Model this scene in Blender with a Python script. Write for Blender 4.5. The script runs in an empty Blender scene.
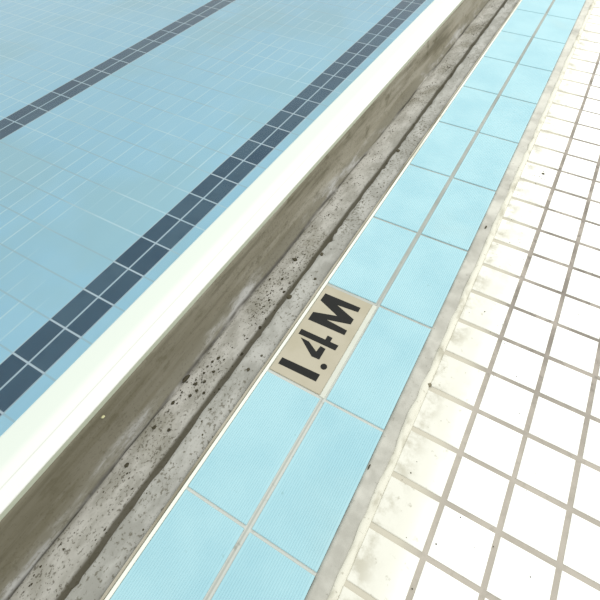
import bpy, bmesh, math, random
from mathutils import Matrix, Vector, noise

random.seed(4)
C = bpy.context.scene.collection

# ------------------------------------------------------------------ helpers
def lin(r, g, b):
    f = lambda c: c / 12.92 if c <= .04045 else ((c + .055) / 1.055) ** 2.4
    return (f(r / 255), f(g / 255), f(b / 255), 1)

def link(name, bm, m, parent=None, smooth=False):
    me = bpy.data.meshes.new(name)
    bm.normal_update()
    bm.to_mesh(me); bm.free()
    if smooth:
        for p in me.polygons: p.use_smooth = True
    o = bpy.data.objects.new(name, me)
    C.objects.link(o)
    me.materials.append(m)
    if parent is not None: o.parent = parent
    return o

def tag(o, label=None, cat=None, group=None, kind=None):
    if label: o['label'] = label
    if cat: o['category'] = cat
    if group: o['group'] = group
    if kind: o['kind'] = kind
    return o

def empty(name, loc):
    o = bpy.data.objects.new(name, None); C.objects.link(o); o.location = loc
    o.empty_display_size = .05
    return o

def box(bm, x0, x1, y0, y1, z0, z1, bev=0):
    """a box with its upper rim chamfered by bev"""
    b = [bm.verts.new((x, y, z0)) for x, y in ((x0, y0), (x1, y0), (x1, y1), (x0, y1))]
    if bev:
        m = [bm.verts.new((x, y, z1 - bev)) for x, y in ((x0, y0), (x1, y0), (x1, y1), (x0, y1))]
        t = [bm.verts.new((x, y, z1)) for x, y in ((x0 + bev, y0 + bev), (x1 - bev, y0 + bev), (x1 - bev, y1 - bev), (x0 + bev, y1 - bev))]
        rings = [b, m, t]
    else:
        t = [bm.verts.new((x, y, z1)) for x, y in ((x0, y0), (x1, y0), (x1, y1), (x0, y1))]
        rings = [b, t]
    for a, c in zip(rings, rings[1:]):
        for i in range(4):
            j = (i + 1) % 4
            bm.faces.new((a[i], a[j], c[j], c[i]))
    bm.faces.new(t)
    bm.faces.new(b[::-1])

def sweep(bm, prof, ys, disp=None, cap=False):
    """an x-z profile swept along y; disp(x, y, z, i) -> (x, z)"""
    rows = []
    for y in ys:
        r = []
        for i, (x, z) in enumerate(prof):
            if disp: x, z = disp(x, y, z, i)
            r.append(bm.verts.new((x, y, z)))
        rows.append(r)
    for a, b in zip(rows, rows[1:]):
        for i in range(len(prof) - 1):
            bm.faces.new((a[i], a[i + 1], b[i + 1], b[i]))
    if cap:
        bm.faces.new(rows[0][::-1]); bm.faces.new(rows[-1])

def frange(a, b, s):
    n = int(round((b - a) / s))
    return [a + (b - a) * i / n for i in range(n + 1)]

class NT:
    def __init__(self, name, rough=.5, spec=.3):
        self.m = bpy.data.materials.new(name); self.m.use_nodes = True
        self.t = self.m.node_tree
        self.b = self.t.nodes['Principled BSDF']
        self.b.inputs['Roughness'].default_value = rough
        self.b.inputs['Specular IOR Level'].default_value = spec
        self.pos = self.n('ShaderNodeNewGeometry').outputs['Position']
        s = self.n('ShaderNodeSeparateXYZ'); self.l(self.pos, s.inputs[0])
        self.x, self.y, self.z = s.outputs
    def n(self, k, **kw):
        o = self.t.nodes.new(k)
        for a, v in kw.items(): setattr(o, a, v)
        return o
    def l(self, a, b): self.t.links.new(a, b)
    def put(self, v, sock):
        if hasattr(v, 'node'): self.l(v, sock)
        else: sock.default_value = v
    def math(self, op, a, b=0., c=0.):
        o = self.n('ShaderNodeMath', operation=op)
        for v, s in zip((a, b, c), o.inputs): self.put(v, s)
        return o.outputs[0]
    def mix(self, f, a, b, mode='MIX'):
        o = self.n('ShaderNodeMix', data_type='RGBA', blend_type=mode)
        self.put(f, o.inputs[0]); self.put(a, o.inputs[6]); self.put(b, o.inputs[7])
        return o.outputs[2]
    def ramp(self, v, a, b):           # smooth 0..1 between a and b
        o = self.n('ShaderNodeMapRange', interpolation_type='SMOOTHSTEP')
        self.put(v, o.inputs[0]); o.inputs[1].default_value = a; o.inputs[2].default_value = b
        if a > b:
            o.inputs[1].default_value = b; o.inputs[2].default_value = a; o.inputs[3].default_value = 1; o.inputs[4].default_value = 0
        return o.outputs[0]
    def band(self, v, a, b, s):        # 1 inside a..b with soft edges s
        return self.math('MULTIPLY', self.ramp(v, a - s, a + s), self.math('SUBTRACT', 1., self.ramp(v, b - s, b + s)))
    def noise(self, scale, detail=4, stretch=(1, 1, 1), off=(0, 0, 0), rough=.55):
        mp = self.n('ShaderNodeMapping'); mp.inputs['Scale'].default_value = stretch; mp.inputs['Location'].default_value = off
        self.l(self.pos, mp.inputs[0])
        o = self.n('ShaderNodeTexNoise'); o.inputs['Scale'].default_value = scale; o.inputs['Detail'].default_value = detail
        o.inputs['Roughness'].default_value = rough
        self.l(mp.outputs[0], o.inputs['Vector'])
        return o.outputs['Fac']
    def col(self, c): self.put(c, self.b.inputs['Base Color']); return self.m
    def bump(self, h, strength=.3, dist=.002):
        o = self.n('ShaderNodeBump'); o.inputs['Strength'].default_value = strength; o.inputs['Distance'].default_value = dist
        self.l(h, o.inputs['Height']); self.l(o.outputs[0], self.b.inputs['Normal'])

YA, YB = -3.6, 6.4          # how far the pool side runs along its edge
XF = 3.4                    # deck's outer side

# ------------------------------------------------------------------ materials
# white deck tiles, glazed; creamy dirt in the first row beside the joint
t = NT('white_deck_tile', .35, .3)
n1 = t.noise(14, 5); n2 = t.noise(60, 3, off=(3, 1, 0)); n3 = t.noise(5, 3, off=(7, 2, 0))
edge = t.math('SUBTRACT', 1., t.ramp(t.x, -.055, .02))
d = t.math('MULTIPLY', edge, t.ramp(n1, .44, .74))
c = t.mix(t.math('MULTIPLY', d, .75), lin(251, 251, 246), lin(196, 192, 172))
c = t.mix(t.math('MULTIPLY', edge, t.math('SUBTRACT', .95, t.math('MULTIPLY', t.ramp(t.y, -1.15, -.2), .5))), c, lin(216, 214, 203))
c = t.mix(t.math('MULTIPLY', t.math('MULTIPLY', t.math('SUBTRACT', 1., t.ramp(t.x, -.10, -.05)), t.ramp(t.noise(20, 5, off=(3, 3, 0), rough=.65), .44, .66)), .7), c, lin(168, 163, 144))
c = t.mix(t.math('MULTIPLY', t.math('MULTIPLY', edge, t.ramp(n2, .62, .74)), .5), c, lin(150, 144, 124))
c = t.mix(t.math('MULTIPLY', t.ramp(n2, .72, .78), .5), c, lin(150, 146, 130))
M_WHITE = t.col(c)

t = NT('deck_grout', .9, .1)
n1 = t.noise(9, 5); n2 = t.noise(50, 4, off=(1, 4, 0))
c = t.mix(t.ramp(n1, .40, .62), lin(134, 127, 119), lin(164, 156, 147))
c = t.mix(t.math('MULTIPLY', t.ramp(n2, .53, .68), .6), c, lin(108, 102, 95))
c = t.mix(t.math('MULTIPLY', t.math('SUBTRACT', 1., t.ramp(t.y, -1.30, -.85)), .6), c, lin(184, 177, 165))
c = t.mix(t.math('MULTIPLY', t.math('SUBTRACT', 1., t.ramp(t.x, -.06, .012)), .75), c, lin(198, 193, 176))
M_GROUT = t.col(c)

# cement joint between the blue tiles and the deck
t = NT('cement_joint', .9, .1)
n1 = t.noise(26, 5); n2 = t.noise(7, 4, off=(2, 5, 0)); n3 = t.noise(90, 3, off=(5, 0, 0))
c = t.mix(t.ramp(n1, .35, .65), lin(168, 166, 157), lin(184, 182, 173))
c = t.mix(t.math('MULTIPLY', t.ramp(t.math('ADD', n2, t.math('MULTIPLY', t.ramp(t.y, -1., .1), .14)), .48, .72), .55), c, lin(216, 214, 204))
c = t.mix(t.math('MULTIPLY', t.ramp(n3, .64, .74), .45), c, lin(130, 127, 116))
M_CEMENT = t.col(c); t.bump(n1, .3, .0015)

t = NT('white_sealant', .7, .2)
n1 = t.noise(30, 5, (1, .5, 1)); n2 = t.noise(80, 3, off=(5, 2, 0))
c = t.mix(t.ramp(n1, .48, .70), lin(214, 211, 197), lin(176, 172, 155))
c = t.mix(t.math('MULTIPLY', t.ramp(n2, .62, .72), .6), c, lin(140, 134, 116))
M_SEAL = t.col(c)

# ribbed pale blue tile
t = NT('blue_ribbed_tile', .38, .3)
n1 = t.noise(6, 4); n2 = t.noise(2.3, 3, off=(4, 4, 0)); n3 = t.noise(45, 3, off=(0, 8, 0))
c = t.mix(t.ramp(n1, .35, .7), lin(162, 200, 208), lin(152, 193, 203))
c = t.mix(t.math('MULTIPLY', t.ramp(n2, .54, .72), .35), c, lin(166, 190, 190))
c = t.mix(t.math('MULTIPLY', t.ramp(n3, .70, .76), .4), c, lin(130, 165, 165))
M_BLUE = t.col(c)

t = NT('border_grout', .85, .1)
n1 = t.noise(5, 4); n2 = t.noise(60, 3, off=(4, 0, 0))
c = t.mix(t.ramp(n1, .36, .66), lin(170, 174, 168), lin(146, 151, 146))
low = t.math('SUBTRACT', 1., t.ramp(t.y, -1.35, -.75))
c = t.mix(t.math('MULTIPLY', low, .75), c, lin(203, 205, 198))
c = t.mix(t.math('MULTIPLY', t.band(t.x, -.3085, -.3045, .0012), .6), c, lin(150, 152, 145))
c = t.mix(t.math('MULTIPLY', t.ramp(n2, .60, .74), .5), c, lin(128, 128, 118))
M_BGROUT = t.col(c)

t = NT('marker_face', .35, .35)
n1 = t.noise(12, 4)
M_PLATE = t.col(t.mix(t.ramp(n1, .35, .7), lin(176, 169, 150), lin(169, 162, 141)))
t = NT('black_paint', .5, .3); n1 = t.noise(40, 3)
M_BLACK = t.col(t.mix(n1, lin(8, 9, 7), lin(22, 22, 19)))
t = NT('marker_joint', .7, .2); n1 = t.noise(30, 3)
M_WJOINT = t.col(t.mix(n1, lin(206, 208, 198), lin(192, 194, 182)))

# edging strip
t = NT('white_edging', .45, .3); n1 = t.noise(25, 4, (1, .3, 1))
M_EDGE = t.col(t.mix(t.ramp(n1, .55, .75), lin(224, 225, 214), lin(196, 194, 178)))
t = NT('edging_angle', .6, .3); n1 = t.noise(25, 4, (1, .2, 1))
M_ANGLE = t.col(t.mix(t.ramp(n1, .4, .65), lin(168, 162, 146), lin(128, 122, 104)))

# lip
t = NT('glazed_lip', .3, .35); n1 = t.noise(8, 4, (1, .3, 1))
c = t.mix(t.ramp(n1, .5, .75), lin(229, 229, 224), lin(224, 226, 220))
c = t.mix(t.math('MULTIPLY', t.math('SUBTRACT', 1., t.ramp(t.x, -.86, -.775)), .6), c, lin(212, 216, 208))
c = t.mix(t.math('MULTIPLY', t.band(t.x, -.7785, -.7745, .001), .35), c, lin(178, 182, 170))
c = t.mix(t.math('SUBTRACT', 1., t.ramp(t.z, -.0055, -.0025)), c, t.mix(t.ramp(t.x, -.78, -.76), lin(212, 219, 210), lin(196, 202, 182)))  # outer face: greenish scum tint, with the face's shade painted in
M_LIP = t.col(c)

# concrete of the overflow channel: olive wall, pale floor, dark brown band towards the ledge step
t = NT('channel_concrete', .85, .15)
nl = t.noise(7, 6, (1, .22, 1), rough=.65); nm = t.noise(22, 5, (1, .5, 1), (3, 2, 1), rough=.65); nf = t.noise(95, 4, off=(7, 7, 0), rough=.6)
ng = t.noise(5, 4, off=(1, 9, 4)); nw = t.noise(2.2, 3, (1, 1, 1), (8, 1, 0))
xw = t.math('ADD', t.x, t.math('MULTIPLY', t.math('SUBTRACT', nw, .5), .03))    # wavering zone lines
wall = t.mix(t.ramp(nl, .36, .66), lin(128, 123, 106), lin(160, 155, 140))
ny = t.noise(30, 5, (1, .07, 1), (2, 2, 6), rough=.6)
wall = t.mix(t.math('MULTIPLY', t.ramp(ny, .50, .64), .55), wall, lin(168, 164, 152))
wall = t.mix(t.math('MULTIPLY', t.ramp(ny, .48, .36), .5), wall, lin(92, 88, 72))
wall = t.mix(t.math('MULTIPLY', t.ramp(nm, .54, .70), .6), wall, lin(86, 82, 60))
wall = t.mix(t.math('MULTIPLY', t.math('SUBTRACT', 1., t.ramp(t.y, -1.75, -.5)), .6), wall, lin(110, 105, 87))
floorc = t.mix(t.ramp(nm, .36, .62), lin(168, 165, 156), lin(198, 195, 188))
floorc = t.mix(t.math('MULTIPLY', t.ramp(ng, .52, .66), .6), floorc, lin(146, 142, 128))
cove = t.mix(t.ramp(nl, .50, .62), lin(132, 128, 114), lin(186, 185, 182))
c = t.mix(t.ramp(xw, -.722, -.706), wall, cove)
c = t.mix(t.ramp(xw, -.694, -.687), c, floorc)
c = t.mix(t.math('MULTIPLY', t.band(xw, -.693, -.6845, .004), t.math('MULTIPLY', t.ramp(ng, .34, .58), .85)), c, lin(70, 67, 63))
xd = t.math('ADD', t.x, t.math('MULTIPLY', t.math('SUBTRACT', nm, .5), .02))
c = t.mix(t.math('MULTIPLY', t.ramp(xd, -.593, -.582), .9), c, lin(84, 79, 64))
ledge = t.mix(t.ramp(nm, .36, .64), lin(144, 143, 136), lin(170, 169, 163))
c = t.mix(t.math('MULTIPLY', t.ramp(t.x, -.56, -.54), t.ramp(t.z, -.07, -.04)), c, ledge)
ns = t.noise(150, 4, (1, .8, 1), (3, 3, 0), rough=.65)
spots = t.math('MULTIPLY', t.ramp(t.math('ADD', ns, t.math('MULTIPLY', ng, .35)), .74, .82), t.math('ADD', .3, t.math('MULTIPLY', t.ramp(t.x, -.70, -.68), .4)))
c = t.mix(spots, c, lin(88, 83, 68))
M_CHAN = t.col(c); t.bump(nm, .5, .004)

# pool tiles on one lattice
PX, PY, X0, Y0 = .1225, .2447, -1.905, -1.489
def pool_tile(name, base_a, base_b, grout, gw, gfac, cross_var):
    t = NT(name, .4, .2)
    u = t.math('DIVIDE', t.math('SUBTRACT', t.x, X0), PX); v = t.math('DIVIDE', t.math('SUBTRACT', t.y, Y0), PY)
    fu = t.math('ABSOLUTE', t.math('SUBTRACT', u, t.math('ROUND', u))); fv = t.math('ABSOLUTE', t.math('SUBTRACT', v, t.math('ROUND', v)))
    gu = t.math('SUBTRACT', 1., t.ramp(fu, gw / PX * .35, gw / PX * .65)); gv = t.math('SUBTRACT', 1., t.ramp(fv, gw / PY * .35, gw / PY * .65))
    cell = t.n('ShaderNodeCombineXYZ'); t.l(t.math('FLOOR', u), cell.inputs[0]); t.l(t.math('FLOOR', v), cell.inputs[1])
    wn = t.n('ShaderNodeTexWhiteNoise', noise_dimensions='3D'); t.l(cell.outputs[0], wn.inputs[0])
    n1 = t.noise(3, 4); n2 = t.noise(.7, 2, off=(5, 5, 0)); n3 = t.noise(14, 4, off=(2, 2, 0))
    c = t.mix(t.math('MULTIPLY', t.math('ADD', wn.outputs['Value'], n1), .5), base_a, base_b)
    c = t.mix(t.math('MULTIPLY', t.ramp(n3, .5, .7), .25), c, base_a)
    if gfac < 1: c = t.mix(t.math('MULTIPLY', t.ramp(t.noise(.9, 3, off=(6, 1, 2)), .46, .66), .5), c, lin(170, 208, 214))
    c = t.mix(t.math('MULTIPLY', t.math('MULTIPLY', gu, gfac), t.ramp(t.noise(1.6, 3, off=(1, 3, 2)), .30, .62) if gfac < 1 else 1.), c, grout)
    gc = t.mix(t.ramp(n2, .46, .54), grout, cross_var)
    c = t.mix(t.math('MULTIPLY', gv, 1. if gfac == 1 else .7), c, gc)
    return t.col(c)
M_POOL = pool_tile('pale_pool_tile', lin(166, 214, 234), lin(180, 221, 236), lin(216, 238, 244), .011, .75, lin(172, 200, 208))
M_NAVY = pool_tile('navy_pool_tile', lin(34, 68, 92), lin(84, 112, 128), lin(184, 202, 210), .011, 1., lin(198, 210, 216))

# clear water: see-through, mirrors at grazing angles
t = NT('pool_water')
tr = t.n('ShaderNodeBsdfTransparent'); tr.inputs[0].default_value = (.985, .995, 1, 1)
gl = t.n('ShaderNodeBsdfGlossy'); gl.inputs['Roughness'].default_value = .06
fr = t.n('ShaderNodeFresnel'); fr.inputs['IOR'].default_value = 1.33
mx = t.n('ShaderNodeMixShader'); nz = t.noise(5, 2)
bp_ = t.n('ShaderNodeBump'); bp_.inputs['Strength'].default_value = .12; bp_.inputs['Distance'].default_value = .01
t.l(nz, bp_.inputs['Height']); t.l(bp_.outputs[0], gl.inputs['Normal']); t.l(bp_.outputs[0], fr.inputs['Normal'])
t.l(fr.outputs[0], mx.inputs[0]); t.l(tr.outputs[0], mx.inputs[1]); t.l(gl.outputs[0], mx.inputs[2])
t.l(mx.outputs[0], t.t.nodes['Material Output'].inputs['Surface'])
M_WATER = t.m

t = NT('dark_dirt', .9, .1); n1 = t.noise(200, 3)
M_DIRT = t.col(t.mix(n1, lin(52, 49, 38), lin(96, 91, 75)))
t = NT('brown_dirt', .9, .1); n1 = t.noise(200, 3)
M_BROWN = t.col(t.mix(n1, lin(92, 86, 70), lin(150, 142, 120)))
t = NT('pale_chip', .6, .2); n1 = t.noise(150, 2)
M_CHIP = t.col(t.mix(n1, lin(222, 220, 180), lin(190, 186, 140)))

# ------------------------------------------------------------------ deck of white tiles
P = .108
bm = bmesh.new()
kx = int(XF / P); y0 = math.ceil(YA / P); y1 = math.floor(YB / P)
for i in range(-1, kx):
    for j in range(y0, y1):
        jx, jy = (random.uniform(-.0006, .0006) for _ in range(2))
        gx, gy = .0054 + random.uniform(-.0005, .0005), .0056 + random.uniform(-.0005, .0005)
        lo = i * P + gx + jx
        if i == -1: lo = -.1075
        box(bm, lo, (i + 1) * P - gx + jx, j * P + gy + jy, (j + 1) * P - gy + jy, -.010, random.uniform(-.0004, .0004), .0014)
deck = link('floor', bm, M_WHITE)
tag(deck, 'white square tiled pool deck beside the grey cement joint', 'floor', kind='structure')
bm = bmesh.new(); box(bm, -.1075, kx * P, y0 * P, y1 * P, -.06, -.0022)
tag(link('grout', bm, M_GROUT, deck), 'grey brown grout between the white tiles')

# ------------------------------------------------------------------ cement joint and its white sealant bead
def jd(x, y, z, i):
    return x, z + .0016 * noise.noise(Vector((x * 30, y * 22, 1)))
bm = bmesh.new(); sweep(bm, [(-.158, -.05), (-.158, -.0035), (-.150, -.003), (-.140, -.003), (-.130, -.0025), (-.118, -.001), (-.108, -.05)], frange(YA, YB, .02), lambda x, y, z, i: (x, z) if i in (0, 6) else jd(x, y, z, i))
joint = tag(link('trim_1', bm, M_CEMENT, smooth=True), 'rough grey cement joint strip between blue tiles and white deck', 'cement joint', kind='structure')
bm = bmesh.new()
pf = [(-.1245, -.004), (-.1225, .0008), (-.117, .0022), (-.111, .0016), (-.1075, -.002)]
sweep(bm, pf, frange(YA, YB, .008), lambda x, y, z, i: (x + (.0035 * noise.noise(Vector((y * 24, 3, i * .3))) + .003 * noise.noise(Vector((y * 6, 8, 0))) if i < 2 else 0), z + .0008 * noise.noise(Vector((x * 60, y * 60, 5)))))
tag(link('sealant_bead', bm, M_SEAL, joint, True), 'off-white uneven sealant bead along the white tiles')

# ------------------------------------------------------------------ border of ribbed blue tiles, two rows
TP, TY0 = .302, -1.333
CA = (-.4525, -.3115)          # inner row
CB = (-.2985, -.1580)          # outer row
def ribbed(bm, xa, xb, ya, yb):
    n, m = 27, .0045
    w = (xb - xa - 2 * m) / n
    prof = [(xa, -.009), (xa, -.0008), (xa + .0010, 0), (xa + m, 0)]
    for k in range(n):
        a = xa + m + k * w
        prof += [(a + w * .3, -.0010), (a + w * .5, -.0010), (a + w * .8, 0), (a + w, 0)]
    prof += [(xb - .001, 0), (xb, -.0008), (xb, -.009)]
    e = .0012
    bm_rows = []
    for y, dz in ((ya, -.009), (ya, -.0012), (ya + e, 0), (yb - e, 0), (yb, -.0012), (yb, -.009)):
        bm_rows.append([bm.verts.new((x, y, min(z, z + dz) if dz > -.005 else -.009)) for x, z in prof])
    for a, b in zip(bm_rows, bm_rows[1:]):
        for i in range(len(prof) - 1): bm.faces.new((a[i], a[i + 1], b[i + 1], b[i]))
border = empty('tile_border', (-.305, -1.0, -.02))
tag(border, 'pale blue ribbed tile border, two tiles wide, along the overflow channel', 'tile border')
def row(cols, ks, gap):
    bm = bmesh.new()
    for k in ks:
        ya = TY0 + k * TP
        if ya < YA or ya + TP > YB: continue
        ribbed(bm, cols[0], cols[1], ya + gap, ya + TP - gap)
    bmesh.ops.translate(bm, vec=(.305, 1.0, .02), verts=bm.verts)
    return bm
link('tile_row', row(CA, range(-7, 0), .0033), M_BLUE, border)
link('tile_row', row(CA, range(1, 25), .0033), M_BLUE, border)
link('tile_row', row(CB, range(-7, 25), .0033), M_BLUE, border)
bm = bmesh.new(); box(bm, -.4535, -.158, YA, YB, -.05, -.0032)
bmesh.ops.translate(bm, vec=(.305, 1.0, .02), verts=bm.verts)
tag(link('grout_bed', bm, M_BGROUT, border), 'light grey grout between the blue tiles')

# ------------------------------------------------------------------ depth marker
marker = empty('depth_marker', (-.387, -1.187, 0))
tag(marker, 'beige depth marker tile reading 1.4M in black, set among blue tiles', 'depth marker')
ML = Vector((-.387, -1.187, 0))
def flat(name, poly, z0, z1, m, bev=0):
    bm = bmesh.new()
    if sum(a[0] * b[1] - b[0] * a[1] for a, b in zip(poly, poly[1:] + poly[:1])) < 0: poly = poly[::-1]
    f = bm.faces.new([bm.verts.new((x - ML.x, y - ML.y, z0)) for x, y in poly])
    r = bmesh.ops.extrude_face_region(bm, geom=[f])
    bmesh.ops.translate(bm, vec=(0, 0, z1 - z0), verts=[v for v in r['geom'] if isinstance(v, bmesh.types.BMVert)])
    bmesh.ops.recalc_face_normals(bm, faces=bm.faces)
    if bev:
        top = [e for e in bm.edges if all(v.co.z > z1 - 1e-6 for v in e.verts)]
        bmesh.ops.bevel(bm, geom=top, offset=bev, segments=2, affect='EDGES')
    return link(name, bm, m, marker)
PXa, PXb, PYa, PYb = -.4520, -.3165, -1.3285, -1.0375
flat('face_plate', [(PXa, PYa), (PXb, PYa), (PXb, PYb), (PXa, PYb)], -.0031, -.0005, M_PLATE, .0012)
flat('joint_strip', [(PXb, PYa - .003), (-.3030, PYa - .003), (-.3030, PYb + .002), (PXb, PYb + .002)], -.0031, -.0012, M_WJOINT, .0012)['label'] = 'whitish joint along the right side'
zt = (-.0006, -.00015)
flat('digit', [(-.4407, -1.2875), (-.3398, -1.2832), (-.3398, -1.3035), (-.4407, -1.3065)], *zt, M_BLACK)['label'] = 'black digit one'
flat('point', [(-.3420 + .0080 * math.cos(a * math.pi / 12), -1.2605 + .0080 * math.sin(a * math.pi / 12)) for a in range(24)], *zt, M_BLACK)['label'] = 'round black decimal point'
four = flat('digit', [(-.4408, -1.1942), (-.3742, -1.1927), (-.3741, -1.1793), (-.3606, -1.1797), (-.3602, -1.1924), (-.3379, -1.1918), (-.3385, -1.2082), (-.4406, -1.2102)], *zt, M_BLACK)
four['label'] = 'black stencil digit four in two strokes'
h = flat('stroke', [(-.4300, -1.2170), (-.4062, -1.2175), (-.3773, -1.2335), (-.3755, -1.2148), (-.3609, -1.2158), (-.3605, -1.2492), (-.3809, -1.2505)], *zt, M_BLACK)
h.parent = four
flat('letter', [(-.4414, -1.0652), (-.3395, -1.0624), (-.3391, -1.0782), (-.3963, -1.0842), (-.3391, -1.1038), (-.3390, -1.1215), (-.3990, -1.1385), (-.3390, -1.1423), (-.3385, -1.1578), (-.4407, -1.1610), (-.4405, -1.1341), (-.3804, -1.1150), (-.4420, -1.0918)], *zt, M_BLACK)['label'] = 'black capital letter M'

# ------------------------------------------------------------------ white edging between ledge and blue tiles
edg = empty('edging_strip', (-.46, -1.0, -.03))
tag(edg, 'narrow white edging strip between concrete ledge and blue tile border', 'edging')
def eb(x0, x1, z0, z1, name, m, bev):
    bm = bmesh.new(); box(bm, x0 + .46, x1 + .46, YA + 1, YB + 1, z0 + .03, z1 + .03, bev); return link(name, bm, m, edg)
eb(-.4608, -.4534, -.05, .0008, 'cap', M_EDGE, .0012)
eb(-.4690, -.4632, -.05, -.004, 'angle', M_ANGLE, .0006)['label'] = 'thin beige metal angle edge beside the concrete'

# ------------------------------------------------------------------ overflow channel (one concrete profile)
def chz(x):
    pts = [(-.7385, -.03), (-.735, -.06), (-.724, -.115), (-.708, -.145), (-.694, -.156), (-.688, -.1575), (-.682, -.150), (-.64, -.135), (-.575, -.12), (-.532, -.118), (-.531, -.02), (-.478, -.018)]
    for (a, b), (c_, d_) in zip(pts, pts[1:]):
        if a <= x <= c_: return b + (d_ - b) * (x - a) / (c_ - a)
    return -.018
prof = [(-.80, -.0195), (-.7400, -.0195), (-.7380, -.030), (-.7365, -.045), (-.735, -.06), (-.732, -.078), (-.728, -.097), (-.724, -.115), (-.717, -.131), (-.708, -.145), (-.700, -.152), (-.694, -.156), (-.689, -.1585), (-.686, -.1575), (-.682, -.150)]
prof += [(x, chz(x)) for x in frange(-.675, -.545, .01)] + [(-.537, -.1185), (-.533, -.117), (-.5325, -.09), (-.532, -.06), (-.5315, -.035), (-.5305, -.023), (-.5275, -.0195), (-.520, -.019), (-.51, -.0185), (-.50, -.0185), (-.49, -.018), (-.478, -.018), (-.4715, -.018), (-.4705, -.022), (-.4695, -.022), (-.4655, -.024), (-.46, -.024)]
def cd(x, y, z, i):
    s = 1.
    a = noise.noise(Vector((x * 18, y * 5, z * 18))); b = noise.noise(Vector((x * 60, y * 40, z * 60 + 4)))
    if i < 2 or x > -.4725: return x, z
    if x < -.5:
        if -.54 < x and z > -.12:                                          # chipped ledge edge
            e = noise.noise(Vector((1.5, y * 30, 2))) * .0035 + noise.noise(Vector((3, y * 9, 7))) * .003
            k = noise.noise(Vector((9, y * 55, 2)))
            if k > .30: e += (k - .30) * .05
            return x + e * max(0., min(1., (-.50 - x) / .025)), z + b * .0012
        if -.70 < x < -.675: x += noise.noise(Vector((2, y * 4, 0))) * .010 + noise.noise(Vector((2, y * 14, 5))) * .003
        if x < -.72: s = .5
        return x + a * .003 * s, z + (a * .004 + b * .0015) * s
    return x, z + b * .0012
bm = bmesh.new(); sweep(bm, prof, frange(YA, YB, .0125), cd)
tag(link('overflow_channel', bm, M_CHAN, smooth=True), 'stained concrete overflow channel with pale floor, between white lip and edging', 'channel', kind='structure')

# ------------------------------------------------------------------ white pool lip
lip = [(-.8830, -.14), (-.8830, -.022), (-.8800, -.0155), (-.8740, -.0120), (-.8400, -.0072), (-.8000, -.0028), (-.7775, -.0004), (-.7765, -.0010), (-.7755, -.0002), (-.7450, .0002), (-.7400, -.0008), (-.7385, -.0030), (-.7390, -.0205), (-.741, -.0205)]
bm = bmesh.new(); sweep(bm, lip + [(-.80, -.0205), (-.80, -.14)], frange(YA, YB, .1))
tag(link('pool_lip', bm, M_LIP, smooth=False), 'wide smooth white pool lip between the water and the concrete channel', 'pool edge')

# ------------------------------------------------------------------ pool basin
PXW = -10.5
bm = bmesh.new(); box(bm, PXW, -.86, YA, YB, -1.25, -1.052)
tag(link('pool_floor', bm, M_POOL), 'pale blue tiled pool floor under the water', 'pool floor', kind='structure')
def wall(name, a):
    bm = bmesh.new(); box(bm, *a); tag(link(name, bm, M_POOL), None, None, kind='structure')
wall('wall_right', (-.879, -.81, YA, YB, -1.052, -.141))
wall('wall_left', (PXW - .15, PXW, YA, YB, -1.052, .0))
wall('wall_front', (PXW, -.879, YA - .15, YA, -1.052, .0))
wall('wall_back', (PXW, -.879, YB, YB + .15, -1.052, .0))
for xc, lab in ((X0, 'navy two tile wide line on pool floor nearest the white lip'), (X0 - 16 * PX, 'farther navy two tile wide line crossing the upper left of the pool floor')):
    bm = bmesh.new(); box(bm, xc - PX, xc + PX, YA, YB, -1.0515, -1.050)
    tag(link('pool_line', bm, M_NAVY), lab, 'pool line')
bm = bmesh.new()
v = [bm.verts.new(q) for q in ((PXW, YA, -.03), (-.883, YA, -.03), (-.883, YB, -.03), (PXW, YB, -.03))]
bm.faces.new(v)
tag(link('pool_water', bm, M_WATER), 'clear calm water filling the pool left of the white lip', 'water', kind='stuff')

# ------------------------------------------------------------------ dirt in the channel and on the deck
def lump(bm, x, y, z, rx, ry, rz, seed):
    vs = bmesh.ops.create_icosphere(bm, subdivisions=2, radius=1)['verts']
    for w in vs:
        k = 1 + .55 * noise.noise(w.co * 1.6 + Vector((seed * 3.7, seed, 0)))
        w.co = Vector((x + w.co.x * rx * k, y + w.co.y * ry * k, z + w.co.z * rz * k))
def clump(x, y, r, label, group, name='dirt_clump', z=None, m=None, ry=1.3):
    if z is None: z = chz(x)
    bm = bmesh.new(); lump(bm, 0, 0, r * .1, r * .75, r * .75 * ry, r * .35, x * 91 + y * 37)
    o = link(name, bm, m or M_DIRT, smooth=True); o.location = (x, y, z)
    return tag(o, label, 'dirt', group)
GF = 'dirt clumps on the channel floor'
fl = [(-.629, -.99, .005), (-.668, -1.002, .0045), (-.607, -1.028, .004), (-.594, -1.036, .005), (-.62, -1.081, .0045), (-.619, -1.108, .0035),
      (-.636, -1.317, .006), (-.645, -1.333, .0045), (-.617, -1.315, .0045), (-.620, -1.358, .005), (-.648, -1.351, .004), (-.644, -1.372, .004),
      (-.619, -1.273, .0045), (-.587, -1.181, .006), (-.582, -1.279, .005), (-.643, -1.409, .006), (-.624, -1.393, .005), (-.634, -1.443, .005),
      (-.627, -1.424, .005), (-.604, -1.421, .005), (-.607, -.671, .005), (-.639, -.656, .004), (-.663, -1.554, .006), (-.621, -1.542, .005), (-.665, -1.479, .006)]
for x, y, r in fl:
    clump(x, y, r, 'small dark dirt clump lying on the pale channel floor', GF)
clump(-.635, -.90, .011, 'largest dark dirt clump, on the channel floor upper left of the depth marker', None, ry=.8)
clump(-.656, -1.657, .0075, 'round dark spot of dirt alone on pale channel floor at lower left', None, ry=1)
clump(-.683, -1.406, .008, 'long dark dirt clump lodged in the groove along the channel floor', None, z=-.150, ry=2.2)
GL = 'dirt clumps on the concrete ledge'
for x, y, r in [(-.496, -1.022, .005), (-.500, -1.349, .0055), (-.493, -1.301, .004)]:
    clump(x, y, r, 'small dark dirt clump on the concrete ledge beside the white edging', GL)
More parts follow.
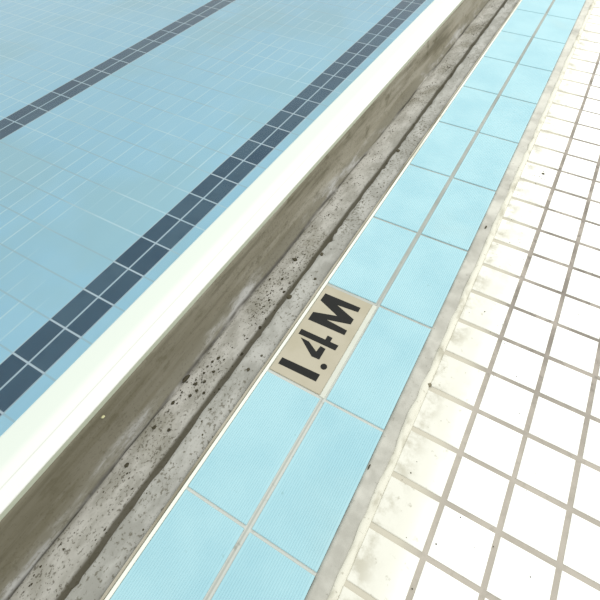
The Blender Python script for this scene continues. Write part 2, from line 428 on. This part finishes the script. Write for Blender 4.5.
for x, y, r, lab in [(-.527, -1.111, .009, 'dark dirt clump on the broken ledge edge directly left of the depth marker'), (-.524, -.931, .007, 'dark dirt clump on the ledge edge upper left of the depth marker'), (-.524, -.35, .009, 'dark dirt clump on the ledge edge farthest up the channel')]:
    clump(x, y, r, lab, None)
clump(-.7345, -1.607, .005, 'tiny pale yellow chip stuck on the olive channel wall', None, 'pale_chip', z=-.044, m=M_CHIP)['category'] = 'chip'
clump(-.1535, -1.4167, .0022, 'short dark thread on the cement joint beside the lowest blue tile', None, 'dark_thread', z=-.003, ry=4)['category'] = 'thread'
clump(-.1400, -.6049, .0035, 'short dark thread on the cement joint farther up the tile border', None, 'dark_thread', z=-.003, ry=3)['category'] = 'thread'
clump(-.1085, -1.182, .006, 'dark brown dirt spot at the corner of a white tile beside the sealant', None, z=0, ry=1.2, m=M_BROWN)
clump(-.0449, -.2634, .006, 'dark dirt spot on a white deck tile in the upper right', None, z=0, ry=1)

bm = bmesh.new()
n = 0
while n < 800:
    y = random.uniform(-1.95, 1.6); x = random.gauss(-.625, .030)
    if not -.672 < x < -.54: continue
    if noise.noise(Vector((x * 14, y * 7, 3))) < random.uniform(-.25, .45): continue
    r = random.uniform(.0007, .0022)
    lump(bm, x, y, chz(x) + .0005, r, r * random.uniform(.8, 1.8), r * .4, n); n += 1
for k in range(60):
    y = random.uniform(-1.9, 1.4); x = random.uniform(-.525, -.482); r = random.uniform(.0008, .0024)
    lump(bm, x, y, -.0185, r, r * 1.3, r * .4, k + .3)
tag(link('channel_grit', bm, M_DIRT, smooth=True), 'fine dark grit scattered over the concrete channel floor and ledge', 'grit', kind='stuff')
bm = bmesh.new()
for k in range(150):
    y = random.uniform(-1.8, 1.2); x = -.1 + abs(random.gauss(0, .22)); r = random.uniform(.0006, .0017)
    lump(bm, x, y, 0, r, r, r * .3, k + .7)
for k in range(14):
    r = random.uniform(.001, .0024); lump(bm, -.040 + random.gauss(0, .012), -.30 + random.gauss(0, .025), 0, r, r, r * .3, k + 9.1)
tag(link('deck_grit', bm, M_DIRT, smooth=True), 'fine dark specks scattered over the white deck tiles', 'grit', kind='stuff')

# ------------------------------------------------------------------ light
w = bpy.data.worlds.new('hall'); bpy.context.scene.world = w; w.use_nodes = True
w.node_tree.nodes['Background'].inputs[0].default_value = (.975, 1.0, .975, 1)
w.node_tree.nodes['Background'].inputs[1].default_value = 1.22
def area(name, loc, target, size, power):
    l = bpy.data.lights.new(name, 'AREA'); l.shape = 'SQUARE'; l.size = size; l.energy = power; l.color = (1, .985, .95)
    o = bpy.data.objects.new(name, l); C.objects.link(o); o.location = loc
    o.rotation_euler = (Vector(target) - Vector(loc)).to_track_quat('-Z', 'Y').to_euler()
area('ceiling_light', (1.9, 1.7, 2.9), (.1, -.2, 0), 1.6, 84)

# ------------------------------------------------------------------ camera
cam = bpy.data.cameras.new('camera'); co = bpy.data.objects.new('camera', cam); C.objects.link(co)
R = Matrix(((0.8661009729842202, -0.3958395137184615, 0.30525429394998993), (0.49976174740997525, 0.698360916043502, -0.5123770357545222), (-0.010358591675557582, 0.5963246685506188, 0.8026765159492879)))
co.matrix_world = Matrix.Translation((-0.1411998647102256, -1.7022343033772602, 0.9150379263522234)) @ R.to_4x4()
cam.sensor_width = 36; cam.lens = 431.64037527525335 / 600 * 36; cam.clip_start = .02
sc = bpy.context.scene; sc.camera = co
sc.view_settings.view_transform = 'Standard'; sc.view_settings.look = 'None'
